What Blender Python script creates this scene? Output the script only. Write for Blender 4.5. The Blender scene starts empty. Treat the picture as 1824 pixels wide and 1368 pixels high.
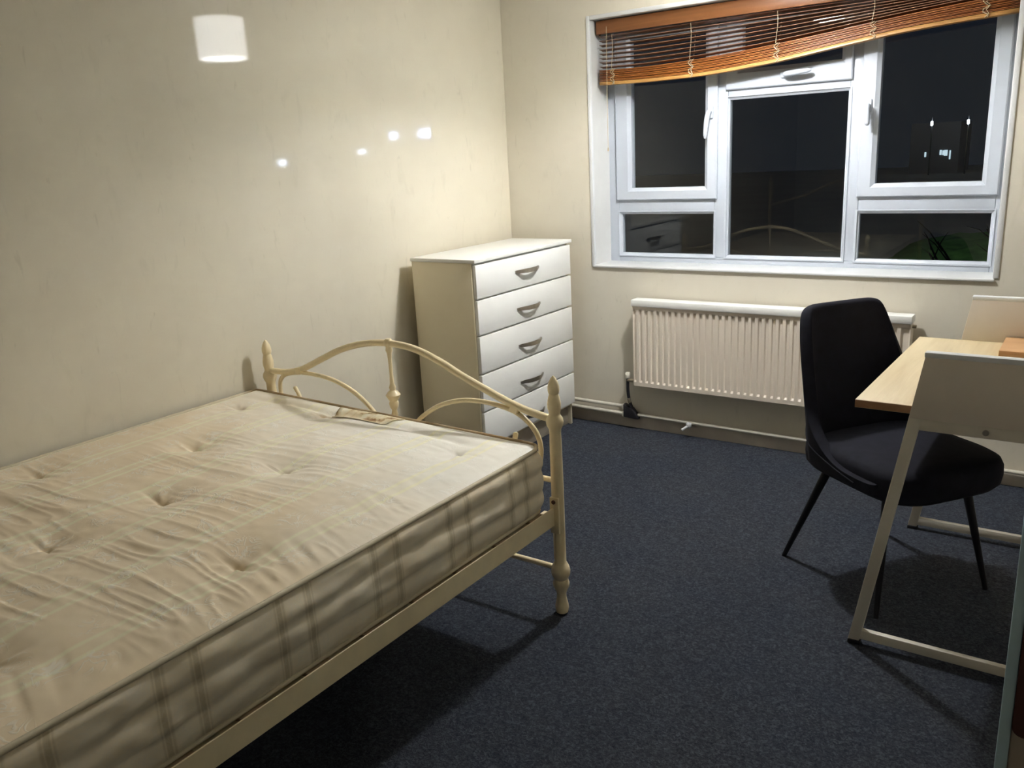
import bpy, bmesh, math, random
import numpy as np
from mathutils import Matrix, Vector

# ------------------------------------------------------------------ camera
scene = bpy.context.scene
C = scene.collection
YAW, PITCH, ROLL, FPX = math.radians(35.64522), math.radians(-15.39773), math.radians(-3.06793), 1490.214
_f = Vector((-math.sin(YAW) * math.cos(PITCH), math.cos(YAW) * math.cos(PITCH), math.sin(PITCH)))
_r = Vector((math.cos(YAW), math.sin(YAW), 0))
_u = _r.cross(_f)
_R = math.cos(ROLL) * _r + math.sin(ROLL) * _u
_U = -math.sin(ROLL) * _r + math.cos(ROLL) * _u
cam = bpy.data.cameras.new('camera')
cam.sensor_width = 36.0
cam.lens = FPX / 1824 * 36.0
cam.clip_start = 0.02
camo = bpy.data.objects.new('camera', cam)
C.objects.link(camo)
camo.matrix_world = Matrix(((_R.x, _U.x, -_f.x, 0.0), (_R.y, _U.y, -_f.y, 0.0), (_R.z, _U.z, -_f.z, 1.5), (0, 0, 0, 1)))
scene.camera = camo

# ------------------------------------------------------------------ world (night) and exposure
world = bpy.data.worlds.new('night')
scene.world = world
world.use_nodes = True
_bg = world.node_tree.nodes['Background']
_bg.inputs['Color'].default_value = (0.45, 0.64, 1.0, 1)
_bg.inputs['Strength'].default_value = 0.0125
vs = scene.view_settings
vs.view_transform = 'Standard'
vs.look = 'None'
vs.gamma = 1.0
vs.use_curve_mapping = False
vs.exposure = 0.33
scene.cycles.use_denoising = True
scene.cycles.use_adaptive_sampling = False
scene.cycles.max_bounces = 10
scene.cycles.caustics_reflective = False
scene.cycles.sample_clamp_indirect = 150.0

LAMP = Vector((-1.31, 3.30, 2.11))        # centre of the bottom rim of the pendant shade
BULB_RADIANCE = 1400.0
SHADE_RADIANCE = 23.0

# ------------------------------------------------------------------ room constants
WL, WF, WR, WN, CEIL = -2.80, 3.98, 0.78, -0.95, 2.48
rng = random.Random(7)

# ------------------------------------------------------------------ materials
def new_mat(name):
    m = bpy.data.materials.new(name)
    m.use_nodes = True
    nt = m.node_tree
    b = nt.nodes['Principled BSDF']
    return m, nt, b

def ramp(nt, fac, stops):
    n = nt.nodes.new('ShaderNodeValToRGB')
    els = n.color_ramp.elements
    while len(els) < len(stops):
        els.new(0.5)
    for e, (p, c) in zip(els, stops):
        e.position = p
        e.color = (c[0], c[1], c[2], 1)
    nt.links.new(fac, n.inputs['Fac'])
    return n.outputs['Color']

def coords(nt, scale=(1, 1, 1), rot=(0, 0, 0), kind='Object'):
    tc = nt.nodes.new('ShaderNodeTexCoord')
    mp = nt.nodes.new('ShaderNodeMapping')
    mp.inputs['Scale'].default_value = scale
    mp.inputs['Rotation'].default_value = rot
    nt.links.new(tc.outputs[kind], mp.inputs['Vector'])
    return mp.outputs['Vector']

def noise(nt, vec, scale, detail=4, rough=0.55, dist=0.0):
    n = nt.nodes.new('ShaderNodeTexNoise')
    n.inputs['Scale'].default_value = scale
    n.inputs['Detail'].default_value = detail
    n.inputs['Roughness'].default_value = rough
    n.inputs['Distortion'].default_value = dist
    nt.links.new(vec, n.inputs['Vector'])
    return n.outputs['Fac']

def mixc(nt, fac, a, b, mode='MIX'):
    n = nt.nodes.new('ShaderNodeMix')
    n.data_type = 'RGBA'
    n.blend_type = mode
    for sock, v in ((n.inputs[0], fac), (n.inputs[6], a), (n.inputs[7], b)):
        if isinstance(v, (int, float)):
            sock.default_value = v
        elif isinstance(v, tuple):
            sock.default_value = (v[0], v[1], v[2], 1)
        else:
            nt.links.new(v, sock)
    return n.outputs[2]

def math_n(nt, op, a, b=None, clamp=False):
    n = nt.nodes.new('ShaderNodeMath')
    n.operation = op
    n.use_clamp = clamp
    for s, v in ((n.inputs[0], a), (n.inputs[1], b)):
        if v is None:
            continue
        if isinstance(v, (int, float)):
            s.default_value = v
        else:
            nt.links.new(v, s)
    return n.outputs[0]

def bump(nt, b, height, strength, dist=0.01):
    n = nt.nodes.new('ShaderNodeBump')
    n.inputs['Strength'].default_value = strength
    n.inputs['Distance'].default_value = dist
    nt.links.new(height, n.inputs['Height'])
    nt.links.new(n.outputs['Normal'], b.inputs['Normal'])

def plain(name, col, rough=0.5, var=0.08, vscale=8.0, metal=0.0, spec=0.5):
    m, nt, b = new_mat(name)
    v = coords(nt)
    f = noise(nt, v, vscale, 5)
    lo = tuple(c * (1 - var) for c in col)
    hi = tuple(min(1, c * (1 + var)) for c in col)
    nt.links.new(ramp(nt, f, [(0.3, lo), (0.7, hi)]), b.inputs['Base Color'])
    b.inputs['Roughness'].default_value = rough
    b.inputs['Metallic'].default_value = metal
    b.inputs['Specular IOR Level'].default_value = spec
    return m

MAT = {}

def wall_material(name, base, gloss, spec=0.5):
    m, nt, b = new_mat(name)
    v = coords(nt)
    big = noise(nt, v, 1.6, 3)
    col = ramp(nt, big, [(0.3, tuple(c * 0.95 for c in base)), (0.7, tuple(c * 1.04 for c in base))])
    vs_ = coords(nt, (7, 7, 2.6), (0.12, 0.12, 0))
    fl = noise(nt, vs_, 2.2, 6, 0.62, 0.7)
    fm = ramp(nt, fl, [(0.58, (0, 0, 0)), (0.70, (1, 1, 1))])
    col = mixc(nt, math_n(nt, 'MULTIPLY', fm, 0.17), col, (base[0] * 0.72, base[1] * 0.72, base[2] * 0.70))
    vs2 = coords(nt, (14, 14, 4.2), (-0.18, 0.1, 0))
    f2 = noise(nt, vs2, 1.9, 4, 0.5, 1.2)
    fm2 = ramp(nt, f2, [(0.66, (0, 0, 0)), (0.76, (1, 1, 1))])
    col = mixc(nt, math_n(nt, 'MULTIPLY', fm2, 0.22), col, (base[0] * 0.55, base[1] * 0.54, base[2] * 0.50))
    nt.links.new(col, b.inputs['Base Color'])
    b.inputs['Roughness'].default_value = gloss
    b.inputs['IOR'].default_value = 1.5
    b.inputs['Specular IOR Level'].default_value = spec
    return m

MAT['wall_gloss'] = wall_material('gloss_marbled_vinyl', (0.73, 0.675, 0.545), 0.045, 0.15)
MAT['wall'] = wall_material('marbled_wallpaper', (0.70, 0.65, 0.54), 0.42)
MAT['wall_pale'] = plain('cream_wall_paint', (0.82, 0.78, 0.68), 0.6, 0.03, 2)
MAT['ceiling'] = plain('ceiling_paint', (0.87, 0.86, 0.82), 0.8, 0.03)
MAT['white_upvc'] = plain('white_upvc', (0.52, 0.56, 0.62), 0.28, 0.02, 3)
MAT['white_paint'] = plain('white_gloss_paint', (0.72, 0.73, 0.73), 0.32, 0.04, 4)
MAT['reveal'] = plain('reveal_paint', (0.66, 0.66, 0.64), 0.5, 0.05, 5)
MAT['skirting'] = plain('skirting_paint', (0.50, 0.45, 0.38), 0.4, 0.10, 9)
MAT['radiator'] = plain('radiator_enamel', (0.84, 0.75, 0.63), 0.35, 0.03, 4)
MAT['radiator_top'] = plain('radiator_white', (0.88, 0.88, 0.84), 0.3, 0.03, 5)
MAT['pipe'] = plain('pipe_paint', (0.72, 0.68, 0.58), 0.35, 0.12, 20)
MAT['black_tape'] = plain('black_tape', (0.015, 0.014, 0.018), 0.6, 0.3, 40)
MAT['brass_old'] = plain('old_brass', (0.42, 0.36, 0.26), 0.45, 0.2, 30, 0.6)
MAT['chest_white'] = plain('white_laminate', (0.88, 0.88, 0.84), 0.35, 0.02, 3)
MAT['chest_side'] = plain('cream_laminate', (0.86, 0.77, 0.57), 0.4, 0.03, 3)
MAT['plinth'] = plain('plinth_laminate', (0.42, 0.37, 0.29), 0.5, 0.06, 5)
MAT['handle_metal'] = plain('brushed_handle_metal', (0.46, 0.42, 0.36), 0.30, 0.1, 60, 1.0)
MAT['bed_paint'] = plain('cream_metal_paint', (0.87, 0.73, 0.46), 0.30, 0.07, 14)
MAT['rust_spot'] = plain('rusted_bolt', (0.16, 0.07, 0.04), 0.6, 0.3, 60)
MAT['slat_wood'] = plain('base_slat_wood', (0.45, 0.33, 0.20), 0.7, 0.15, 12)
MAT['desk_frame'] = plain('cream_powder_coat', (0.70, 0.66, 0.56), 0.4, 0.03, 10)
MAT['desk_panel'] = plain('cream_panel', (0.70, 0.63, 0.54), 0.45, 0.03, 4)
MAT['foot_black'] = plain('black_plastic', (0.012, 0.012, 0.014), 0.5, 0.2, 20)
MAT['velvet'] = plain('dark_navy_velvet', (0.0075, 0.0080, 0.0150), 0.85, 0.25, 30, 0, 0.25)
MAT['chair_leg'] = plain('black_metal', (0.006, 0.006, 0.009), 0.5, 0.15, 20, 0, 0.3)
MAT['cord'] = plain('cream_cord', (0.55, 0.45, 0.30), 0.7, 0.1, 50)
MAT['pale_blue'] = plain('pale_blue_paint', (0.46, 0.64, 0.74), 0.45, 0.05, 5)
MAT['beige_side'] = plain('beige_laminate', (0.42, 0.35, 0.28), 0.5, 0.06, 5)
MAT['maroon'] = plain('dark_red_brown_board', (0.075, 0.022, 0.016), 0.5, 0.2, 8)
MAT['night_wall'] = plain('outside_render', (0.26, 0.26, 0.28), 0.9, 0.05, 2)
MAT['yard'] = plain('pale_yard_paving', (0.34, 0.33, 0.32), 0.9, 0.08, 0.5)
MAT['night_pole'] = plain('galvanised_pole', (0.10, 0.10, 0.11), 0.5, 0.1, 5)
MAT['bark'] = plain('dark_bark', (0.02, 0.016, 0.012), 0.9, 0.3, 14)

def wood(name, c1, c2, scale, axis, rough=0.42):
    m, nt, b = new_mat(name)
    s = [14, 14, 14]
    s[axis] = 0.9
    v = coords(nt, tuple(s))
    f = noise(nt, v, scale, 7, 0.6, 0.6)
    col = ramp(nt, f, [(0.25, c1), (0.55, tuple((a + d) / 2 for a, d in zip(c1, c2))), (0.8, c2)])
    nt.links.new(col, b.inputs['Base Color'])
    b.inputs['Roughness'].default_value = rough
    return m

MAT['desk_wood'] = wood('pale_oak_laminate', (0.52, 0.40, 0.22), (0.74, 0.63, 0.42), 2.2, 1)
MAT['desk_edge'] = wood('oak_edge_band', (0.30, 0.15, 0.07), (0.42, 0.24, 0.12), 2.0, 1)
MAT['board_wood'] = wood('orange_oak_board', (0.48, 0.25, 0.11), (0.66, 0.42, 0.22), 2.0, 0)
MAT['blind_wood'] = wood('orange_blind_wood', (0.24, 0.065, 0.012), (0.42, 0.145, 0.030), 1.6, 0, 0.38)
MAT['blind_rail'] = wood('light_blind_rail', (0.36, 0.17, 0.045), (0.48, 0.26, 0.08), 1.6, 0, 0.35)
MAT['valance_wood'] = wood('valance_wood', (0.17, 0.060, 0.018), (0.28, 0.11, 0.035), 1.6, 0, 0.4)
MAT['blind_dark'] = wood('dark_blind_slat', (0.24, 0.12, 0.07), (0.36, 0.20, 0.12), 1.6, 0, 0.45)

def carpet():
    m, nt, b = new_mat('blue_grey_carpet')
    v = coords(nt)
    fine = noise(nt, v, 120, 3, 0.7, 0.8)
    mid = noise(nt, v, 48, 4, 0.7, 1.2)
    big = noise(nt, v, 2.2, 4, 0.6)
    a = math_n(nt, 'ADD', math_n(nt, 'MULTIPLY', fine, 0.55), math_n(nt, 'MULTIPLY', mid, 0.45))
    col = ramp(nt, a, [(0.38, (0.014, 0.017, 0.026)), (0.5, (0.042, 0.047, 0.060)), (0.62, (0.100, 0.108, 0.125))])
    col = mixc(nt, 0.35, col, ramp(nt, big, [(0.3, (0.036, 0.048, 0.072)), (0.7, (0.056, 0.060, 0.068))]))
    nt.links.new(col, b.inputs['Base Color'])
    b.inputs['Roughness'].default_value = 0.95
    b.inputs['Specular IOR Level'].default_value = 0.1
    bump(nt, b, a, 0.9, 0.012)
    return m
MAT['carpet'] = carpet()

def glass():
    m = bpy.data.materials.new('window_glass')
    m.use_nodes = True
    nt = m.node_tree
    for n in list(nt.nodes):
        if n.type != 'OUTPUT_MATERIAL':
            nt.nodes.remove(n)
    out = [n for n in nt.nodes if n.type == 'OUTPUT_MATERIAL'][0]
    t = nt.nodes.new('ShaderNodeBsdfTransparent')
    t.inputs['Color'].default_value = (0.93, 0.95, 0.95, 1)
    g = nt.nodes.new('ShaderNodeBsdfGlossy')
    g.inputs['Roughness'].default_value = 0.0
    fr = nt.nodes.new('ShaderNodeFresnel')
    # rays pass the thin pane unbent, so the far face must reflect like the near one
    ge = nt.nodes.new('ShaderNodeNewGeometry')
    mr = nt.nodes.new('ShaderNodeMapRange')
    mr.inputs['To Min'].default_value = 1.5
    mr.inputs['To Max'].default_value = 1 / 1.5
    nt.links.new(ge.outputs['Backfacing'], mr.inputs['Value'])
    nt.links.new(mr.outputs[0], fr.inputs['IOR'])
    mx = nt.nodes.new('ShaderNodeMixShader')
    nt.links.new(fr.outputs[0], mx.inputs[0])
    nt.links.new(t.outputs[0], mx.inputs[1])
    nt.links.new(g.outputs[0], mx.inputs[2])
    nt.links.new(mx.outputs[0], out.inputs['Surface'])
    return m
MAT['glass'] = glass()

def emissive(name, col, strength, base=(0.8, 0.8, 0.8)):
    m, nt, b = new_mat(name)
    b.inputs['Base Color'].default_value = (*base, 1)
    b.inputs['Roughness'].default_value = 0.6
    b.inputs['Emission Color'].default_value = (*col, 1)
    b.inputs['Emission Strength'].default_value = strength
    return m
MAT['bulb'] = emissive('lit_bulb', (0.97, 0.965, 0.985), BULB_RADIANCE)
MAT['shade'] = emissive('lit_white_shade', (0.98, 0.985, 0.97), SHADE_RADIANCE, (0.82, 0.84, 0.82))
MAT['street_light'] = emissive('street_light_lens', (0.45, 0.58, 1.0), 120.0)
MAT['flood_light'] = emissive('flood_light_lens', (0.62, 0.75, 1.0), 230.0)
MAT['far_light'] = emissive('far_light_lens', (0.85, 0.93, 1.0), 14.0)
MAT['lit_window'] = emissive('far_lit_window', (0.70, 0.90, 1.0), 0.7)

def mattress_top_mat():
    m, nt, b = new_mat('damask_ticking_top')
    tc = nt.nodes.new('ShaderNodeNewGeometry')
    sep = nt.nodes.new('ShaderNodeSeparateXYZ')
    nt.links.new(tc.outputs['Position'], sep.inputs[0])
    # pairs of woven bands running along the bed
    ph = math_n(nt, 'FRACT', math_n(nt, 'MULTIPLY', math_n(nt, 'ADD', sep.outputs['X'], 3.065), 1 / 0.205))
    d = math_n(nt, 'ABSOLUTE', math_n(nt, 'SUBTRACT', ph, 0.5))
    band = ramp(nt, d, [(0.06, (0.25, 0.25, 0.25)), (0.085, (1, 1, 1)), (0.115, (1, 1, 1)), (0.15, (0, 0, 0))])
    base = ramp(nt, noise(nt, coords(nt), 3.0, 4), [(0.3, (0.84, 0.68, 0.46)), (0.7, (0.88, 0.74, 0.53))])
    foot_tone = math_n(nt, 'ADD', sep.outputs['Y'], math_n(nt, 'ADD', math_n(nt, 'MULTIPLY', sep.outputs['X'], 0.45), math_n(nt, 'MULTIPLY', noise(nt, coords(nt), 4.0, 4), 0.5)))
    paler = ramp(nt, math_n(nt, 'SUBTRACT', foot_tone, 0.5), [(0.20, (0, 0, 0)), (0.80, (1, 1, 1))])  # base turns paler and more neutral towards the foot
    base = mixc(nt, math_n(nt, 'MULTIPLY', paler, 0.8), base, (0.88, 0.87, 0.80))
    col = mixc(nt, math_n(nt, 'MULTIPLY', band, 0.8), base, (0.93, 0.88, 0.62))
    # damask sprigs
    v = coords(nt, (1, 1, 1))
    vor = nt.nodes.new('ShaderNodeTexVoronoi')
    vor.inputs['Scale'].default_value = 9.0
    vor.inputs['Randomness'].default_value = 0.55
    nt.links.new(v, vor.inputs['Vector'])
    near = ramp(nt, vor.outputs['Distance'], [(0.30, (1, 1, 1)), (0.48, (0, 0, 0))])
    curls = noise(nt, v, 17, 2, 0.4, 2.2)
    cm = ramp(nt, curls, [(0.47, (0, 0, 0)), (0.50, (1, 1, 1)), (0.54, (1, 1, 1)), (0.58, (0, 0, 0))])
    sprig = math_n(nt, 'MULTIPLY', near, cm)
    col = mixc(nt, math_n(nt, 'MULTIPLY', sprig, 0.42), col, (0.94, 0.92, 0.84))
    # yellow-brown stain near the sewn label at the foot
    def spot(px, py, r0, r1, sx=1.0):
        dx = math_n(nt, 'MULTIPLY', math_n(nt, 'SUBTRACT', sep.outputs['X'], px), sx)
        dy = math_n(nt, 'SUBTRACT', sep.outputs['Y'], py)
        dd = math_n(nt, 'SQRT', math_n(nt, 'ADD', math_n(nt, 'MULTIPLY', dx, dx), math_n(nt, 'MULTIPLY', dy, dy)))
        dd = math_n(nt, 'ADD', dd, math_n(nt, 'MULTIPLY', math_n(nt, 'SUBTRACT', noise(nt, v, 30, 3), 0.5), 0.05))
        return ramp(nt, dd, [(r0, (1, 1, 1)), (r1, (0, 0, 0))])
    s1 = spot(-2.245, 1.955, 0.004, 0.05, 0.7)
    s2 = spot(-2.42, 1.99, 0.01, 0.10, 0.45)
    col = mixc(nt, math_n(nt, 'MULTIPLY', s1, 0.75), col, (0.42, 0.27, 0.10))
    col = mixc(nt, math_n(nt, 'MULTIPLY', s2, 0.45), col, (0.58, 0.47, 0.24))
    nt.links.new(col, b.inputs['Base Color'])
    b.inputs['Roughness'].default_value = 0.55
    b.inputs['Sheen Weight'].default_value = 0.15
    h = math_n(nt, 'ADD', math_n(nt, 'MULTIPLY', sprig, 0.6), math_n(nt, 'MULTIPLY', band, 0.3))
    bump(nt, b, h, 0.18, 0.004)
    return m
MAT['ticking_top'] = mattress_top_mat()

def mattress_side_mat():
    m, nt, b = new_mat('damask_ticking_border')
    tc = nt.nodes.new('ShaderNodeNewGeometry')
    sep = nt.nodes.new('ShaderNodeSeparateXYZ')
    nt.links.new(tc.outputs['Position'], sep.inputs[0])
    s = math_n(nt, 'ADD', sep.outputs['Y'], math_n(nt, 'MULTIPLY', sep.outputs['X'], 0.6))
    ph = math_n(nt, 'FRACT', math_n(nt, 'MULTIPLY', math_n(nt, 'ADD', s, 5.14), 1 / 0.290))
    d = math_n(nt, 'ABSOLUTE', math_n(nt, 'SUBTRACT', ph, 0.5))
    band = ramp(nt, d, [(0.085, (0, 0, 0)), (0.10, (0.7, 0.7, 0.7)), (0.112, (0.7, 0.7, 0.7)), (0.117, (0.2, 0.2, 0.2)), (0.127, (1, 1, 1)), (0.16, (1, 1, 1)), (0.17, (0.1, 0.1, 0.1)), (0.18, (0.7, 0.7, 0.7)), (0.195, (0, 0, 0))])
    base = ramp(nt, noise(nt, coords(nt, (1, 1, 2.5)), 6.0, 4), [(0.3, (0.84, 0.71, 0.50)), (0.7, (0.90, 0.80, 0.62))])
    col = mixc(nt, math_n(nt, 'MULTIPLY', band, 0.6), base, (0.46, 0.36, 0.19))
    v = coords(nt)
    curls = noise(nt, v, 22, 2, 0.4, 2.4)
    cm = ramp(nt, curls, [(0.46, (0, 0, 0)), (0.50, (1, 1, 1)), (0.54, (1, 1, 1)), (0.58, (0, 0, 0))])
    col = mixc(nt, math_n(nt, 'MULTIPLY', cm, 0.2), col, (0.76, 0.71, 0.60))
    nt.links.new(col, b.inputs['Base Color'])
    b.inputs['Roughness'].default_value = 0.6
    return m
MAT['ticking_side'] = mattress_side_mat()

def piping_mat():
    m, nt, b = new_mat('worn_piping_tape')
    v = coords(nt)
    f = noise(nt, v, 5, 5, 0.65)
    tc = nt.nodes.new('ShaderNodeNewGeometry')
    sep = nt.nodes.new('ShaderNodeSeparateXYZ')
    nt.links.new(tc.outputs['Position'], sep.inputs[0])
    foot = ramp(nt, math_n(nt, 'SUBTRACT', sep.outputs['Y'], 1.3), [(0.70, (0, 0, 0)), (0.76, (1, 1, 1))])
    foot_tone = math_n(nt, 'MULTIPLY', foot, ramp(nt, f, [(0.30, (0.35, 0.35, 0.35)), (0.6, (1, 1, 1))]))
    col = mixc(nt, foot_tone, (0.66, 0.58, 0.41), (0.40, 0.27, 0.13))
    nt.links.new(col, b.inputs['Base Color'])
    b.inputs['Roughness'].default_value = 0.7
    return m
MAT['piping'] = piping_mat()

def label_mat():
    m, nt, b = new_mat('stained_sewn_label')
    v = coords(nt)
    f = noise(nt, v, 22, 4, 0.6)
    col = ramp(nt, f, [(0.40, (0.74, 0.68, 0.52)), (0.55, (0.66, 0.54, 0.32)), (0.64, (0.28, 0.15, 0.06))])
    nt.links.new(col, b.inputs['Base Color'])
    b.inputs['Roughness'].default_value = 0.7
    return m
MAT['label'] = label_mat()

def leaf_mat():
    m, nt, b = new_mat('night_grass')
    v = coords(nt)
    f = noise(nt, v, 3, 5)
    nt.links.new(ramp(nt, f, [(0.3, (0.03, 0.09, 0.02)), (0.7, (0.09, 0.22, 0.05))]), b.inputs['Base Color'])
    b.inputs['Roughness'].default_value = 0.9
    return m
MAT['grass'] = leaf_mat()

# ------------------------------------------------------------------ mesh helpers
def link(name, me, mat, parent=None, smooth=None):
    if mat is not None:
        me.materials.append(MAT[mat])
    if smooth is not None:
        me.polygons.foreach_set('use_smooth', [True] * len(me.polygons))
        if smooth < 180:
            me.set_sharp_from_angle(angle=math.radians(smooth))
    o = bpy.data.objects.new(name, me)
    C.objects.link(o)
    if parent is not None:
        o.parent = parent
    return o

def finish(name, bm, mat, parent=None, smooth=None, loc=None, recalc=True):
    if recalc:
        bmesh.ops.recalc_face_normals(bm, faces=bm.faces[:])
    me = bpy.data.meshes.new(name)
    bm.to_mesh(me)
    bm.free()
    o = link(name, me, mat, parent, smooth)
    if loc is not None:
        o.location = loc
    return o

def box_into(bm, x0, x1, y0, y1, z0, z1, bevel=0.0, seg=1):
    vs_ = [bm.verts.new((x, y, z)) for x in (x0, x1) for y in (y0, y1) for z in (z0, z1)]
    idx = [(0, 1, 3, 2), (4, 6, 7, 5), (0, 4, 5, 1), (2, 3, 7, 6), (0, 2, 6, 4), (1, 5, 7, 3)]
    fs = [bm.faces.new([vs_[i] for i in f]) for f in idx]
    if bevel > 0:
        es = list({e for f in fs for e in f.edges})
        bmesh.ops.bevel(bm, geom=es, offset=bevel, segments=seg, profile=0.5, affect='EDGES')
    return bm

def box(name, x0, x1, y0, y1, z0, z1, mat, parent=None, bevel=0.0, seg=2, origin=False):
    bm = bmesh.new()
    box_into(bm, x0, x1, y0, y1, z0, z1, bevel, seg)
    return finish(name, bm, mat, parent, 40 if bevel else None)

def tube_into(bm, pts, radii, seg=10, cap=True, closed=False):
    pts = [Vector(p) for p in pts]
    if isinstance(radii, (int, float)):
        radii = [radii] * len(pts)
    n = len(pts)
    rings = []
    prev = None
    for i, p in enumerate(pts):
        a = pts[(i - 1) % n] if (closed or i > 0) else p
        b_ = pts[(i + 1) % n] if (closed or i < n - 1) else p
        t = (b_ - a).normalized()
        if prev is None:
            ref = Vector((0, 0, 1)) if abs(t.z) < 0.9 else Vector((1, 0, 0))
            nrm = (ref - t * ref.dot(t)).normalized()
        else:
            nrm = (prev - t * prev.dot(t)).normalized()
        prev = nrm
        bi = t.cross(nrm)
        rings.append([bm.verts.new(p + radii[i] * (math.cos(2 * math.pi * k / seg) * nrm + math.sin(2 * math.pi * k / seg) * bi)) for k in range(seg)])
    for i in range(n if closed else n - 1):
        r0, r1 = rings[i], rings[(i + 1) % n]
        for k in range(seg):
            bm.faces.new((r0[k], r0[(k + 1) % seg], r1[(k + 1) % seg], r1[k]))
    if cap and not closed:
        bm.faces.new(rings[0][::-1])
        bm.faces.new(rings[-1])
    return bm

def tube(name, pts, radii, mat, parent=None, seg=10, closed=False):
    bm = bmesh.new()
    tube_into(bm, pts, radii, seg, True, closed)
    return finish(name, bm, mat, parent, 50)

def lathe(name, prof, mat, parent=None, seg=20, loc=(0, 0, 0), cap=True):
    bm = bmesh.new()
    rings = []
    for r, z in prof:
        rings.append([bm.verts.new((loc[0] + r * math.cos(2 * math.pi * k / seg), loc[1] + r * math.sin(2 * math.pi * k / seg), loc[2] + z)) for k in range(seg)])
    for a, b_ in zip(rings[:-1], rings[1:]):
        for k in range(seg):
            bm.faces.new((a[k], a[(k + 1) % seg], b_[(k + 1) % seg], b_[k]))
    if cap:
        bm.faces.new(rings[0][::-1])
        bm.faces.new(rings[-1])
    return finish(name, bm, mat, parent, 45)

def prism(name, poly, axis, a0, a1, mat, parent=None, bevel=0.0):
    """poly: 2D points in the plane normal to axis ('x': (y,z), 'y': (x,z), 'z': (x,y))"""
    def P(p, a):
        return {'x': (a, p[0], p[1]), 'y': (p[0], a, p[1]), 'z': (p[0], p[1], a)}[axis]
    bm = bmesh.new()
    A = [bm.verts.new(P(p, a0)) for p in poly]
    B = [bm.verts.new(P(p, a1)) for p in poly]
    n = len(poly)
    bm.faces.new(A)
    bm.faces.new(B[::-1])
    for i in range(n):
        bm.faces.new((A[i], B[i], B[(i + 1) % n], A[(i + 1) % n]))
    bmesh.ops.recalc_face_normals(bm, faces=bm.faces[:])
    if bevel:
        bmesh.ops.bevel(bm, geom=bm.edges[:], offset=bevel, segments=2, profile=0.5, affect='EDGES')
    return finish(name, bm, mat, parent, 40 if bevel else None)

def grid_mesh(name, P, mat, parent=None, smooth=180, closed_u=False):
    """P: (nu, nv, 3) array"""
    nu, nv = P.shape[:2]
    me = bpy.data.meshes.new(name)
    me.vertices.add(nu * nv)
    me.vertices.foreach_set('co', P.reshape(-1).astype(np.float32))
    ii, jj = np.meshgrid(np.arange(nu if closed_u else nu - 1), np.arange(nv - 1), indexing='ij')
    a = (ii * nv + jj).ravel()
    b_ = (((ii + 1) % nu) * nv + jj).ravel()
    q = np.stack([a, b_, b_ + 1, a + 1], 1)
    me.loops.add(q.size)
    me.loops.foreach_set('vertex_index', q.ravel().astype(np.int32))
    me.polygons.add(len(q))
    me.polygons.foreach_set('loop_start', (np.arange(len(q)) * 4).astype(np.int32))
    me.polygons.foreach_set('loop_total', np.full(len(q), 4, np.int32))
    me.update(calc_edges=True)
    return link(name, me, mat, parent, smooth)

def thing(name, label, cat, loc=(0, 0, 0), rotz=0.0, group=None):
    o = bpy.data.objects.new(name, None)
    o.empty_display_size = 0.1
    C.objects.link(o)
    o.location = loc
    o.rotation_euler = (0, 0, rotz)
    o['label'] = label
    o['category'] = cat
    if group:
        o['group'] = group
    return o

def tag(o, label, cat, group=None):
    o['label'] = label
    o['category'] = cat
    if group:
        o['group'] = group
    return o

def struct(o):
    o['kind'] = 'structure'
    return o

def smooth_curve(pts, n=6):
    """Catmull-Rom through 3D points"""
    P = [Vector(p) for p in pts]
    P = [P[0] * 2 - P[1]] + P + [P[-1] * 2 - P[-2]]
    out = []
    for i in range(1, len(P) - 2):
        p0, p1, p2, p3 = P[i - 1:i + 3]
        for k in range(n):
            t = k / n
            out.append(0.5 * ((2 * p1) + (p2 - p0) * t + (2 * p0 - 5 * p1 + 4 * p2 - p3) * t * t + (3 * p1 - p0 - 3 * p2 + p3) * t ** 3))
    out.append(P[-2])
    return out

_nr = np.random.RandomState(11)
_TAB = _nr.rand(64, 64)
def vnoise(x, y):
    xi, yi = np.floor(x).astype(int), np.floor(y).astype(int)
    fx, fy = x - xi, y - yi
    fx = fx * fx * (3 - 2 * fx)
    fy = fy * fy * (3 - 2 * fy)
    g = lambda i, j: _TAB[i % 64, j % 64]
    return (g(xi, yi) * (1 - fx) + g(xi + 1, yi) * fx) * (1 - fy) + (g(xi, yi + 1) * (1 - fx) + g(xi + 1, yi + 1) * fx) * fy

# ------------------------------------------------------------------ the room shell
struct(box('floor', WL - 0.1, WR + 0.1, WN - 0.1, WF + 0.02, -0.12, 0.0, 'carpet'))
struct(box('ceiling', WL - 0.1, WR + 0.1, WN - 0.1, WF + 0.28, CEIL, CEIL + 0.1, 'ceiling'))
struct(box('wall_left', WL - 0.1, WL, WN - 0.1, WF + 0.28, -0.12, CEIL, 'wall_gloss'))
struct(box('wall_right', WR, WR + 0.1, WN - 0.1, WF + 0.28, -0.12, CEIL, 'wall_pale'))
struct(box('wall_near', WL, WR, WN - 0.1, WN, -0.12, CEIL, 'wall_pale'))
OX0, OX1, OZ0, OZ1 = -2.262, -0.358, 0.885, 2.134      # window opening
bm = bmesh.new()
box_into(bm, WL, OX0, WF, WF + 0.28, -0.12, CEIL)
box_into(bm, OX1, WR, WF, WF + 0.28, -0.12, CEIL)
box_into(bm, OX0, OX1, WF, WF + 0.28, -0.12, OZ0)
box_into(bm, OX0, OX1, WF, WF + 0.28, OZ1, CEIL)
wall_far = struct(finish('wall_far', bm, 'wall'))
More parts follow.
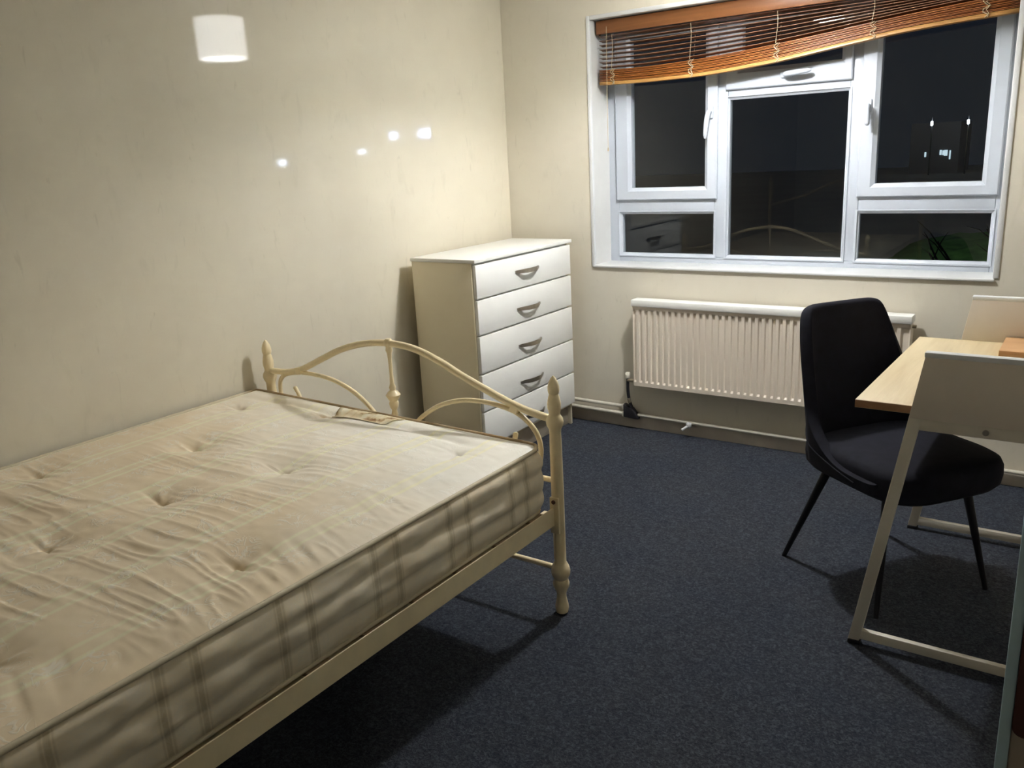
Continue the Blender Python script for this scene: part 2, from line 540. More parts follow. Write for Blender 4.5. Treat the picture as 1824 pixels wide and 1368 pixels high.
# painted lining of the window recess, children of the wall
box('reveal_lining', OX0 - 0.001, OX0 + 0.006, WF + 0.004, WF + 0.19, OZ0, OZ1, 'reveal', wall_far)
box('reveal_lining', OX1 - 0.006, OX1 + 0.001, WF + 0.004, WF + 0.19, OZ0, OZ1, 'reveal', wall_far)
box('reveal_lining', OX0, OX1, WF + 0.004, WF + 0.19, OZ1 - 0.006, OZ1 + 0.001, 'reveal', wall_far)
# beads round the recess edge
struct(box('trim_1', OX0 - 0.012, OX0 + 0.008, WF - 0.006, WF + 0.012, OZ0, OZ1 + 0.012, 'white_paint', None, 0.004))
struct(box('trim_2', OX1 - 0.008, OX1 + 0.014, WF - 0.006, WF + 0.012, OZ0 + 0.01, OZ1 + 0.012, 'white_paint', None, 0.004))
struct(box('trim_3', OX0 + 0.008, OX1 - 0.008, WF - 0.006, WF + 0.012, OZ1 - 0.008, OZ1 + 0.012, 'white_paint', None, 0.004))
struct(box('baseboard_far', WL, WR, WF - 0.016, WF, 0.0, 0.068, 'skirting', None, 0.004))
struct(box('baseboard_left', WL, WL + 0.016, WN, WF - 0.016, 0.0, 0.068, 'skirting', None, 0.004))
struct(box('baseboard_right', WR - 0.016, WR, WN, WF - 0.016, 0.0, 0.068, 'skirting', None, 0.004))
struct(box('baseboard_near', WL + 0.016, WR - 0.016, WN, WN + 0.016, 0.0, 0.068, 'skirting', None, 0.004))

# ------------------------------------------------------------------ window
win = bpy.data.objects.new('window_1', None)
C.objects.link(win)
win.location = (-1.31, 4.17, OZ0)
win['kind'] = 'structure'
win['label'] = 'white plastic window with two side casements and a top fanlight'
WO = Vector((-1.31, 4.17, OZ0))

def wbox(name, x0, x1, y0, y1, z0, z1, mat, parent=None, bevel=0.003):
    o = box(name, x0 - WO.x, x1 - WO.x, y0 - WO.y, y1 - WO.y, z0 - WO.z, z1 - WO.z, mat, parent or win, bevel, 2)
    return o

def ring(name, outer, inner, y0, y1, mat, parent):
    """rectangular frame with a splayed glazing bead; rects are (x0,x1,z0,z1)"""
    bm = bmesh.new()
    def loop(r, y, d=0.0):
        x0, x1, z0, z1 = r
        return [bm.verts.new((x - WO.x, y - WO.y, z - WO.z)) for x, z in ((x0 - d, z0 - d), (x1 + d, z0 - d), (x1 + d, z1 + d), (x0 - d, z1 + d))]
    L = [loop(outer, y1), loop(outer, y0 + 0.005), loop(outer, y0, -0.005), loop(inner, y0, 0.018), loop(inner, y0 + 0.003, 0.015), loop(inner, y0 + 0.014), loop(inner, y1)]
    for a, b_ in zip(L, L[1:] + L[:1]):
        for k in range(4):
            bm.faces.new((a[k], a[(k + 1) % 4], b_[(k + 1) % 4], b_[k]))
    return finish(name, bm, mat, parent, 30)

YF = 4.165
# outer frame and fixed members
fo = bmesh.new()
def fb(x0, x1, z0, z1, y0=YF):
    box_into(fo, x0 - WO.x, x1 - WO.x, y0 - WO.y, 4.235 - WO.y, z0 - WO.z, z1 - WO.z, 0.004, 2)
fb(OX0, -2.200, OZ0, OZ1)
fb(-0.400, OX1, OZ0, OZ1)
fb(-2.200, -0.400, OZ0, 0.925)
fb(-2.200, -0.400, 2.085, OZ1)
fb(-1.655, -1.592, 0.925, 2.085)
fb(-1.018, -0.958, 0.925, 2.085)
fb(-2.200, -1.655, 1.160, 1.235)
fb(-0.958, -0.400, 1.160, 1.235)
fb(-1.592, -1.018, 1.708, 1.75)
finish('frame', fo, 'white_upvc', win, 40)
wbox('sill', OX0, OX1, WF - 0.012, 4.175, OZ0 - 0.004, OZ0 + 0.008, 'white_paint', None, 0.004)

def pane(x0, x1, z0, z1, y=4.187, parent=None):
    return wbox('pane', x0 - 0.006, x1 + 0.006, y, y + 0.004, z0 - 0.006, z1 + 0.006, 'glass', parent, 0.0)

# fixed lights: glazing bead + pane
for (o_, i_) in (((-2.206, -1.650, 0.920, 1.165), (-2.186, -1.664, 0.938, 1.147)),
                 ((-1.598, -1.013, 0.920, 1.714), (-1.584, -1.027, 0.938, 1.696)),
                 ((-0.964, -0.394, 0.920, 1.165), (-0.951, -0.412, 0.936, 1.146))):
    ring('glazing_bead', o_, i_, YF - 0.004, 4.20, 'white_upvc', win)
    pane(*i_)
# opening sashes
sashes = []
for (o_, i_) in (((-2.208, -1.640, 1.222, 2.098), (-2.119, -1.707, 1.286, 2.030)),
                 ((-0.966, -0.392, 1.222, 2.098), (-0.890, -0.459, 1.282, 2.030)),
                 ((-1.600, -1.010, 1.742, 2.098), (-1.523, -1.060, 1.832, 2.030))):
    s = ring('sash', o_, i_, YF - 0.018, 4.20, 'white_upvc', win)
    pane(*i_, y=4.180, parent=s)
    sashes.append(s)

def handle(sash, px, pz, dirx, dirz, length):
    """window handle: rose on the sash and a curved lever, local to the window"""
    yb = YF - 0.018 - WO.y
    x, z = px - WO.x, pz - WO.z
    h = bmesh.new()
    box_into(h, x - 0.014, x + 0.014, yb - 0.012, yb + 0.001, z - 0.030, z + 0.030, 0.006, 2) if abs(dirz) > abs(dirx) else box_into(h, x - 0.030, x + 0.030, yb - 0.012, yb + 0.001, z - 0.014, z + 0.014, 0.006, 2)
    o = finish('handle', h, 'white_upvc', sash, 40)
    d = Vector((dirx, 0, dirz)).normalized()
    p0 = Vector((x, yb - 0.008, z))
    pts = smooth_curve([p0, p0 + Vector((0, -0.022, 0)), p0 + Vector((0, -0.034, 0)) + d * 0.02, p0 + Vector((0, -0.040, 0)) + d * 0.06, p0 + Vector((0, -0.036, 0)) + d * length], 4)
    rr = [0.010 + 0.003 * math.sin(math.pi * min(1, i / (len(pts) - 1) * 1.0)) for i in range(len(pts))]
    rr[-1] = 0.005
    tube('lever', pts, rr, 'white_upvc', o, 10)
handle(sashes[0], -1.672, 1.645, -0.10, -1, 0.125)
handle(sashes[1], -0.932, 1.622, 0.10, -1, 0.085)
handle(sashes[2], -1.300, 1.788, 1, 0.06, 0.120)

# ------------------------------------------------------------------ wooden blind, bunched up unevenly
blind = thing('venetian_blind', 'orange-brown wooden venetian blind pulled up crookedly inside the window recess', 'blind', (-1.31, 4.06, 2.12))
BO = Vector((-1.31, 4.06, 2.12))
BX = np.array([-2.235, -1.985, -1.715, -1.573, -1.307, -1.038, -0.811, -0.600, -0.372])
ZB = np.array([1.815, 1.808, 1.809, 1.816, 1.838, 1.874, 1.902, 1.917, 1.928])
ZT = np.array([1.889, 1.882, 1.890, 1.898, 1.919, 1.946, 1.970, 1.988, 2.004])
bxs = np.linspace(-2.235, -0.372, 33)
def sm(arr):
    z = np.interp(bxs, BX, arr)
    for _ in range(3):
        z[1:-1] = 0.25 * z[:-2] + 0.5 * z[1:-1] + 0.25 * z[2:]
    return z
zb, zt = sm(ZB), sm(ZT)

def slat(name, zc, depth, tilt, th, mat, crown=0.0015, yc=4.06):
    prof = []
    n = 5
    for k in range(n):
        t = -0.5 + k / (n - 1)
        prof.append((t * depth, crown * (1 - (2 * t) ** 2) + th / 2))
    for k in range(n - 1, -1, -1):
        t = -0.5 + k / (n - 1)
        prof.append((t * depth, crown * (1 - (2 * t) ** 2) - th / 2))
    ca, sa = math.cos(tilt), math.sin(tilt)
    P = np.zeros((len(bxs), len(prof) + 1, 3))
    for j, (a, h) in enumerate(prof + prof[:1]):
        P[:, j, 0] = bxs - BO.x
        P[:, j, 1] = yc - BO.y + a * ca - h * sa
        P[:, j, 2] = zc - BO.z + a * sa + h * ca
    o = grid_mesh(name, P, mat, blind, 40)
    bm_ = bmesh.new()
    bm_.from_mesh(o.data)
    m_ = len(prof) + 1
    bmesh.ops.remove_doubles(bm_, verts=bm_.verts[:], dist=1e-6)
    bmesh.ops.holes_fill(bm_, edges=[e for e in bm_.edges if e.is_boundary], sides=0)
    bmesh.ops.recalc_face_normals(bm_, faces=bm_.faces[:])
    bm_.to_mesh(o.data)
    bm_.free()
    return o
# head rail and valance
box('head_rail', -2.235 - BO.x, -0.372 - BO.x, 4.045 - BO.y, 4.085 - BO.y, 2.085 - BO.z, 2.125 - BO.z, 'blind_dark', blind, 0.002)
box('valance', -2.240 - BO.x, -0.368 - BO.x, 4.020 - BO.y, 4.030 - BO.y, 2.058 - BO.z, 2.122 - BO.z, 'valance_wood', blind, 0.003)
prism('valance_return', [(4.030 - BO.y, 2.122 - BO.z), (4.085 - BO.y, 2.122 - BO.z), (4.070 - BO.y, 2.075 - BO.z), (4.045 - BO.y, 2.052 - BO.z), (4.030 - BO.y, 2.058 - BO.z)], 'x', -2.240 - BO.x, -2.232 - BO.x, 'valance_wood', blind)
prism('valance_return', [(4.030 - BO.y, 2.122 - BO.z), (4.085 - BO.y, 2.122 - BO.z), (4.070 - BO.y, 2.075 - BO.z), (4.045 - BO.y, 2.052 - BO.z), (4.030 - BO.y, 2.058 - BO.z)], 'x', -0.376 - BO.x, -0.368 - BO.x, 'blind_wood', blind)
for k in range(8):       # loose slats between head rail and bunch
    t = (k + 0.6) / 8.0
    zc = (1 - t) * (2.060 + 0.004 * np.sin(bxs * 3)) + t * (zt + 0.004)
    slat('slat', zc, 0.036, -0.15 + 0.03 * math.sin(k * 1.7), 0.0022, 'blind_dark')
NB = 10
for k in range(NB):      # bunched slats
    t = k / (NB - 1)
    zc = (zb + 0.020) * (1 - t) + (zt - 0.003) * t
    slat('slat', zc, 0.046, 0.05 * math.sin(k * 2.3), 0.0034, 'blind_wood', 0.0012, 4.06 + 0.003 * math.sin(k * 4.1))
slat('bottom_rail', zb + 0.008, 0.050, 0.0, 0.015, 'blind_rail', 0.001)
for cx in (-2.16, -1.735, -1.32, -0.91, -0.49):
    z1 = float(np.interp(cx, bxs, zb))
    z2 = float(np.interp(cx, bxs, zt))
    for yy in (4.036, 4.084):
        pts = [Vector((cx + 0.004 * math.sin(7 * q) - BO.x, yy - BO.y, 2.06 - BO.z + (z2 - 2.06) * q / 6)) for q in range(7)]
        tube('ladder_cord', pts, 0.0012, 'cord', blind, 5)
    bm = bmesh.new()
    tube_into(bm, [(cx + 0.012 * math.sin(k * 1.9) - BO.x, 4.033 - 0.004 * (k % 2) - BO.y, z1 + (z2 - z1) * k / 7 - BO.z) for k in range(8)], 0.0022, 5)
    tube_into(bm, [(cx + 0.010 + 0.008 * math.sin(k * 2.7) - BO.x, 4.033 - 0.003 * (k % 2) - BO.y, z1 + (z2 - z1) * k / 5 - BO.z) for k in range(6)], 0.0018, 5)
    finish('cord_loop', bm, 'cord', blind, 60)
pc = tube('pull_cord', [(-2.178 - BO.x, 4.016 - BO.y, 2.09 - BO.z), (-2.180 - BO.x, 4.014 - BO.y, 1.80 - BO.z), (-2.181 - BO.x, 4.016 - BO.y, 1.50 - BO.z)], 0.0012, 'cord', blind, 5)
lathe('cord_tassel', [(0.002, 0.0), (0.0045, 0.002), (0.0035, 0.016), (0.0015, 0.020)], 'cord', blind, 8, (-2.181 - BO.x, 4.016 - BO.y, 1.484 - BO.z))

# ------------------------------------------------------------------ pendant lamp (seen mirrored in the glossy wall)
lamp = thing('pendant_lamp', 'lit white drum pendant lamp hanging from the ceiling, mirrored in the glossy left wall', 'lamp', (LAMP.x, LAMP.y, CEIL))
def L(z):
    return z - CEIL
def K(z):                                 # heights given for a shade whose rim hangs at 2.09 m
    return z - 2.09 + LAMP.z - CEIL
lathe('ceiling_rose', [(0.045, L(CEIL) - 0.022), (0.050, L(CEIL) - 0.014), (0.052, L(CEIL))], 'white_paint', lamp, 24)
tube('cord', [(0, 0, L(CEIL) - 0.02), (0.001, 0, K(2.33))], 0.0045, 'white_paint', lamp, 8)
lathe('lampholder', [(0.020, K(2.215)), (0.022, K(2.24)), (0.022, K(2.29)), (0.018, K(2.31)), (0.008, K(2.335))], 'white_paint', lamp, 16)
bm = bmesh.new()
prof = [(0.135, LAMP.z), (0.135, LAMP.z + 0.215), (0.133, LAMP.z + 0.215), (0.133, LAMP.z)]
NS = 56
rings = [[bm.verts.new((r * math.cos(2 * math.pi * k / NS), r * math.sin(2 * math.pi * k / NS), L(z))) for k in range(NS)] for r, z in prof]
for a, b_ in zip(rings, rings[1:] + rings[:1]):
    for k in range(NS):
        bm.faces.new((a[k], a[(k + 1) % NS], b_[(k + 1) % NS], b_[k]))
shade = finish('lamp_shade', bm, 'shade', lamp, 40)
bm = bmesh.new()
for k in range(3):
    a = 2 * math.pi * k / 3 + 0.4
    tube_into(bm, [(0.020 * math.cos(a), 0.020 * math.sin(a), K(2.285)), (0.133 * math.cos(a), 0.133 * math.sin(a), K(2.295))], 0.0022, 6)
finish('shade_carrier', bm, 'white_paint', lamp, 60)
bm = bmesh.new()
bmesh.ops.create_uvsphere(bm, u_segments=16, v_segments=10, radius=0.034, matrix=Matrix.Translation((0, 0, K(2.136))) @ Matrix.Diagonal((1, 1, 0.42, 1)))
finish('bulb', bm, 'bulb', lamp, 180)
lathe('bulb_body', [(0.030, K(2.150)), (0.026, K(2.175)), (0.016, K(2.205)), (0.014, K(2.222))], 'white_paint', lamp, 16)

# ------------------------------------------------------------------ radiator
rad = thing('radiator', 'cream ribbed panel radiator under the window', 'radiator', (-1.317, 3.90, 0.26))
RO = Vector((-1.317, 3.90, 0.26))
RX0, RX1, RZ0, RZ1, RYF = -1.982, -0.652, 0.262, 0.712, 3.885
pitch = 0.0333
nrib = int((RX1 - RX0 - 0.02) / pitch)
xs, ys = [RX0], [0.0]
x = RX0 + 0.012
for k in range(nrib):
    for dx, dy in ((0.0, 0.0), (0.004, -0.009), (0.0185, -0.009), (0.0225, 0.0)):
        xs.append(x + dx)
        ys.append(dy)
    x += pitch
xs.append(RX1)
ys.append(0.0)
zrows = [(RZ0, 0.0, 0.010), (RZ0 + 0.006, 0.0, 0.0), (RZ0 + 0.026, 0.0, 0.0), (RZ0 + 0.036, 1.0, 0.0), (RZ1 - 0.040, 1.0, 0.0), (RZ1 - 0.030, 0.0, 0.0), (RZ1, 0.0, 0.0)]
P = np.zeros((len(xs), len(zrows), 3))
for j, (z, w, off) in enumerate(zrows):
    P[:, j, 0] = np.array(xs) - RO.x
    # channels are pressed inwards between the raised ribs
    P[:, j, 1] = RYF - RO.y + off + (np.array(ys) + 0.009) * w - 0.0
    P[:, j, 2] = z - RO.z
grid_mesh('ribbed_panel', P, 'radiator', rad, 30)
box('back_panel', RX0 - RO.x, RX1 - RO.x, 3.905 - RO.y, 3.915 - RO.y, RZ0 - RO.z, RZ1 - RO.z, 'radiator', rad)
box('side_cover', RX0 - 0.006 - RO.x, RX0 - RO.x, RYF + 0.002 - RO.y, 3.945 - RO.y, RZ0 + 0.01 - RO.z, RZ1 - RO.z, 'radiator', rad, 0.002)
box('side_cover', RX1 - RO.x, RX1 + 0.006 - RO.x, RYF + 0.002 - RO.y, 3.945 - RO.y, RZ0 + 0.01 - RO.z, RZ1 - RO.z, 'radiator', rad, 0.002)
tg = box('top_grille', RX0 - 0.010 - RO.x, RX1 + 0.010 - RO.x, RYF - 0.010 - RO.y, 3.950 - RO.y, RZ1 - 0.014 - RO.z, RZ1 + 0.022 - RO.z, 'radiator_top', rad, 0.005)
bm = bmesh.new()
tube_into(bm, [(RX1 + 0.006 - RO.x, 3.92 - RO.y, RZ1 - 0.03 - RO.z), (RX1 + 0.022 - RO.x, 3.92 - RO.y, RZ1 - 0.03 - RO.z)], 0.008, 8)
finish('bleed_valve', bm, 'brass_old', rad, 50)
for bxp in (-1.75, -0.90):
    box('wall_bracket', bxp - 0.015 - RO.x, bxp + 0.015 - RO.x, 3.915 - RO.y, 3.979 - RO.y, 0.33 - RO.z, 0.62 - RO.z, 'radiator', rad)
tube('valve_body', [(-1.985 - RO.x, 3.915 - RO.y, 0.285 - RO.z), (-2.035 - RO.x, 3.915 - RO.y, 0.285 - RO.z)], 0.010, 'brass_old', rad, 10)
lathe('valve_cap', [(0.012, 0), (0.014, 0.004), (0.014, 0.026), (0.011, 0.032)], 'pipe', rad, 14, (-2.035 - RO.x, 3.915 - RO.y, 0.296 - RO.z))
vt = tube('valve_tail', smooth_curve([(-2.035 - RO.x, 3.915 - RO.y, 0.295 - RO.z), (-2.036 - RO.x, 3.917 - RO.y, 0.22 - RO.z), (-2.030 - RO.x, 3.930 - RO.y, 0.15 - RO.z), (-2.012 - RO.x, 3.945 - RO.y, 0.095 - RO.z)], 5), 0.0085, 'black_tape', rad, 10)
tube('tail_scuff', [(-2.0335 - RO.x, 3.9165 - RO.y, 0.182 - RO.z), (-2.029 - RO.x, 3.922 - RO.y, 0.158 - RO.z)], 0.0095, 'brass_old', rad, 8)

# heating pipes
tag(tube('heating_pipe', [(-2.79, 3.945, 0.131), (-2.085, 3.945, 0.123)], 0.0105, 'pipe', None, 12), 'upper cream heating pipe running from chest of drawers to radiator valve', 'pipe')
tag(tube('heating_pipe', [(-2.79, 3.945, 0.090), (-2.085, 3.945, 0.081)], 0.0105, 'pipe', None, 12), 'lower cream heating pipe just above the skirting beside chest of drawers', 'pipe')
p3 = tag(tube('heating_pipe', [(-1.992, 3.948, 0.083), (0.70, 3.948, 0.066)], 0.009, 'pipe', None, 12), 'long thin cream pipe along the skirting under the radiator', 'pipe')
bm = bmesh.new()
box_into(bm, -2.085, -2.072, 3.930, 3.960, 0.066, 0.096, 0.004, 2)
box_into(bm, -2.085, -2.072, 3.930, 3.960, 0.108, 0.138, 0.004, 2)
jt = thing('pipe_joint', 'black taped pipe joint below the radiator valve', 'pipe joint', (-2.04, 3.945, 0.06))
finish('collar', bm, 'pipe', jt, 40).location = (2.04, -3.945, -0.06)
prism('taped_block', [(-0.034, 0.005), (0.056, 0.000), (0.050, 0.022), (0.018, 0.062), (-0.034, 0.082)], 'y', -0.018, 0.018, 'black_tape', jt, 0.006)
kn = thing('drain_valve', 'small cream drain valve sticking out of the skirting pipe', 'valve', (-1.69, 3.935, 0.070))
lathe('valve_knob', [(0.010, -0.012), (0.015, -0.006), (0.015, 0.010), (0.009, 0.016)], 'white_paint', kn, 14)
tube('spout', [(0, 0, 0), (-0.016, -0.024, -0.012), (-0.026, -0.032, -0.020)], [0.008, 0.007, 0.008], 'white_paint', kn, 8)

# ------------------------------------------------------------------ chest of drawers
chest = thing('chest_of_drawers', 'white five-drawer chest standing in the corner by the window', 'chest of drawers', (-2.545, 3.46, 0.0))
CO = Vector((-2.545, 3.46, 0.0))
CXF, CXB, CY0, CY1, CZT = -2.353, -2.736, 3.032, 3.888, 1.040
def cb(name, x0, x1, y0, y1, z0, z1, mat, parent=chest, bevel=0.002):
    return box(name, x0 - CO.x, x1 - CO.x, y0 - CO.y, y1 - CO.y, z0, z1, mat, parent, bevel)
cb('side_panel', CXB, CXF - 0.020, CY0 + 0.004, CY0 + 0.020, 0.0, CZT - 0.018, 'chest_side')
cb('side_panel', CXB, CXF - 0.020, CY1 - 0.022, CY1 - 0.006, 0.0, CZT - 0.018, 'chest_side')
cb('back_panel', CXB, CXB + 0.006, CY0 + 0.020, CY1 - 0.022, 0.02, CZT - 0.018, 'chest_side')
cb('top', CXB - 0.004, CXF + 0.006, CY0 - 0.002, CY1 + 0.006, CZT - 0.018, CZT, 'chest_white', bevel=0.004)
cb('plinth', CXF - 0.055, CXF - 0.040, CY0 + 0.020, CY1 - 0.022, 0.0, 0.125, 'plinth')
cb('bottom_panel', CXB + 0.006, CXF - 0.022, CY0 + 0.020, CY1 - 0.022, 0.110, 0.124, 'chest_side')
cb('carcass_front', CXF - 0.040, CXF - 0.021, CY0 + 0.020, CY1 - 0.022, 0.124, CZT - 0.018, 'chest_white', bevel=0.0)
gz = [0.125, 0.306, 0.493, 0.680, 0.852, 1.018]
hz = [0.186, 0.376, 0.566, 0.752, 0.938]
for k in range(5):
    z0, z1 = gz[k] + 0.003, gz[k + 1] - 0.006
    dr = cb('drawer', CXF - 0.020, CXF, CY0 + 0.010, CY1 - 0.006, z0, z1, 'chest_white', bevel=0.003)
    hb = bmesh.new()
    yc = 3.462 - CO.y
    # flat bow handle: two splayed feet and a raised middle
    prof = [(-0.105, 0.000, 0.005), (-0.085, 0.008, 0.0085), (-0.040, 0.028, 0.0105), (0.0, 0.032, 0.011), (0.040, 0.028, 0.0105), (0.085, 0.008, 0.0085), (0.105, 0.000, 0.005)]
    rows = []
    for (yy, xx, hh) in prof:
        zc = hz[k]
        rows.append([hb.verts.new((CXF - CO.x + xx, yc + yy, zc - hh)), hb.verts.new((CXF - CO.x + xx, yc + yy, zc + hh)), hb.verts.new((CXF - CO.x + xx + 0.004, yc + yy, zc + hh)), hb.verts.new((CXF - CO.x + xx + 0.004, yc + yy, zc - hh))])
    for a, b_ in zip(rows[:-1], rows[1:]):
        for q in range(4):
            hb.faces.new((a[q], a[(q + 1) % 4], b_[(q + 1) % 4], b_[q]))
    hb.faces.new(rows[0])
    hb.faces.new(rows[-1][::-1])
    hd = finish('handle', hb, 'handle_metal', dr, 20)
    hd['label'] = 'flat metal bow handle'

# ------------------------------------------------------------------ bed frame
BY = 2.12
BXR, BXL, BYH = -1.362, -2.732, 0.06
bed = thing('bed_frame', 'cream metal double bed frame with curved foot end and acorn finials', 'bed', ((BXR + BXL) / 2, 1.1, 0.0))
EO = Vector(((BXR + BXL) / 2, 1.1, 0.0))
def E_(p):
    return (p[0] - EO.x, p[1] - EO.y, p[2] - EO.z)
post_prof = [(0.012, 0.0), (0.020, 0.004), (0.023, 0.018), (0.022, 0.032), (0.016, 0.060), (0.016, 0.074), (0.021, 0.088), (0.027, 0.100), (0.028, 0.112), (0.025, 0.122), (0.022, 0.127), (0.026, 0.132), (0.031, 0.144), (0.032, 0.158), (0.029, 0.172), (0.024, 0.182), (0.020, 0.190),
             (0.020, 0.30), (0.0205, 0.45), (0.0195, 0.60), (0.0185, 0.640), (0.020, 0.652), (0.026, 0.664), (0.028, 0.676), (0.026, 0.688), (0.019, 0.698), (0.018, 0.704), (0.0215, 0.722), (0.022, 0.738), (0.018, 0.758), (0.0150, 0.768), (0.0175, 0.772), (0.0190, 0.780), (0.0185, 0.792), (0.0150, 0.806), (0.009, 0.818), (0.002, 0.826)]
for px_ in (BXR, BXL):
    lathe('foot_post', post_prof, 'bed_paint', bed, 22, E_((px_, BY, 0)))
for px_ in (BXR, BXL):
    lathe('head_post', [(r, z) for r, z in post_prof[:20]] + [(0.019, 1.0), (0.027, 1.03), (0.022, 1.07), (0.016, 1.10), (0.019, 1.12), (0.002, 1.16)], 'bed_paint', bed, 16, E_((px_, BYH, 0)))
def rail_pts(lst):
    return [E_((x_, BY, z_)) for x_, z_ in lst]
main = [(-2.714, 0.700), (-2.640, 0.703), (-2.570, 0.714), (-2.507, 0.735), (-2.404, 0.781), (-2.290, 0.829), (-2.170, 0.860), (-2.050, 0.871), (-1.935, 0.862), (-1.825, 0.829), (-1.732, 0.789), (-1.640, 0.754), (-1.551, 0.722), (-1.485, 0.703), (-1.432, 0.692), (-1.380, 0.684)]
tube('foot_arch', smooth_curve(rail_pts(main), 6), 0.0125, 'bed_paint', bed, 12)
lsc = [(-2.660, 0.48), (-2.672, 0.56), (-2.674, 0.646), (-2.648, 0.685), (-2.590, 0.704), (-2.510, 0.712), (-2.400, 0.707), (-2.311, 0.688), (-2.227, 0.652), (-2.153, 0.596), (-2.095, 0.52)]
rsc = [(-1.995, 0.52), (-1.947, 0.590), (-1.892, 0.634), (-1.817, 0.675), (-1.728, 0.700), (-1.644, 0.706), (-1.575, 0.701), (-1.508, 0.686), (-1.455, 0.653), (-1.426, 0.612), (-1.420, 0.560), (-1.436, 0.48)]
tube('scroll', smooth_curve(rail_pts(lsc), 5), 0.0085, 'bed_paint', bed, 10)
tube('scroll', smooth_curve(rail_pts(rsc), 5), 0.0085, 'bed_paint', bed, 10)
for cx_, cz_, ang in ((-2.545, 0.718, -0.12), (-1.512, 0.700, 0.42)):
    cl = bmesh.new()
    box_into(cl, -0.016, 0.016, -0.013, 0.013, -0.014, 0.014, 0.003, 2)
    o = finish('weld_clip', cl, 'bed_paint', bed, 40)
    o.location = E_((cx_, BY, cz_))
    o.rotation_euler = (0, ang, 0)
for sx_, tx_, zt_ in ((-2.588, 0.018, 0.648), (-1.517, -0.006, 0.617)):
    tube('stub_rod', [E_((sx_ + tx_ * 3, BY + 0.002, 0.45)), E_((sx_ + tx_, BY + 0.002, zt_ - 0.03)), E_((sx_, BY + 0.002, zt_ - 0.004)), E_((sx_ - 0.0005, BY + 0.002, zt_))], [0.0085, 0.0085, 0.0085, 0.005], 'bed_paint', bed, 10)
spin = [(0.007, 0.480), (0.007, 0.590), (0.013, 0.606), (0.009, 0.622), (0.015, 0.634), (0.018, 0.648), (0.015, 0.658), (0.024, 0.672), (0.027, 0.680), (0.020, 0.690), (0.010, 0.698), (0.013, 0.708), (0.008, 0.722), (0.0065, 0.760), (0.0070, 0.810), (0.009, 0.835), (0.013, 0.846), (0.011, 0.858), (0.016, 0.866), (0.017, 0.878), (0.010, 0.888)]
lathe('centre_spindle', spin, 'bed_paint', bed, 16, E_((-2.052, BY, 0)))
tube('lower_crossbar', [E_((BXL, BY, 0.163)), E_((BXR, BY, 0.163))], 0.0095, 'bed_paint', bed, 12)
tube('upper_crossbar', [E_((BXL, BY, 0.475)), E_((BXR, BY, 0.475))], 0.0095, 'bed_paint', bed, 12)
tube('head_crossbar', [E_((BXL, BYH, 0.163)), E_((BXR, BYH, 0.163))], 0.0095, 'bed_paint', bed, 12)
tube('head_arch', smooth_curve([E_((BXL, BYH, 0.88)), E_((-2.4, BYH, 0.97)), E_((-2.05, BYH, 1.10)), E_((-1.7, BYH, 0.97)), E_((BXR, BYH, 0.88))], 6), 0.0125, 'bed_paint', bed, 10)
for px_, sgn in ((BXR, -1), (BXL, 1)):
    bm = bmesh.new()
    xa, xb = sorted((px_, px_ + sgn * 0.004))
    box_into(bm, xa - EO.x, xb - EO.x, BYH + 0.02 - EO.y, BY - 0.022 - EO.y, 0.328, 0.392, 0.0015, 1)
    xa, xb = sorted((px_ + sgn * 0.004, px_ + sgn * 0.034))
    box_into(bm, xa - EO.x, xb - EO.x, BYH + 0.02 - EO.y, BY - 0.03 - EO.y, 0.372, 0.376)
    sr = finish('side_rail', bm, 'bed_paint', bed, 40)
    bp = box('end_plate', px_ - 0.016 - EO.x, px_ + 0.016 - EO.x, BY - 0.026 - EO.y, BY - 0.016 - EO.y, 0.300, 0.425, 'bed_paint', bed, 0.002)
    tube('bolt', [E_((px_, BY - 0.030, 0.411)), E_((px_, BY - 0.020, 0.411))], 0.007, 'rust_spot', bp, 10)
sl = bmesh.new()
box_into(sl, BXL + 0.006 - EO.x, BXR - 0.006 - EO.x, -0.035, 0.035, 0.376, 0.386)
s0 = finish('base_slat', sl, 'slat_wood', bed)
s0.location = (0, -0.92, 0)
for k in range(1, 11):
    c = s0.copy()
    C.objects.link(c)
    c.parent = bed
    c.location = (0, -0.92 + k * 0.183, 0)

# ------------------------------------------------------------------ mattress
mat_ = thing('mattress', 'bare cream tufted mattress with woven bands, lying on the metal bed', 'mattress', (-2.075, 1.1, 0.386))
MO = Vector((-2.075, 1.1, 0.386))
MX0, MX1, MY0, MY1 = -2.772, -1.384, 0.13, 2.078
MR = 0.055
ZTOP = 0.606
def round_rect(x, y):
    cx, cy = np.clip(x, MX0 + MR, MX1 - MR), np.clip(y, MY0 + MR, MY1 - MR)
    qx, qy = x - cx, y - cy
    n2 = np.sqrt(qx * qx + qy * qy) + 1e-12
    ninf = np.maximum(np.abs(qx), np.abs(qy))
    s = np.where((np.abs(qx) > 1e-9) & (np.abs(qy) > 1e-9), ninf / n2, 1.0)
    return cx + qx * s, cy + qy * s
TUFTS = [(-2.37, 1.505), (-1.935, 1.508), (-1.575, 1.058), (-1.575, 1.885), (-2.60, 1.11), (-2.06, 0.86), (-2.43, 0.62), (-1.66, 0.55), (-2.60, 1.86), (-2.24, 1.955), (-2.06, 1.18)]
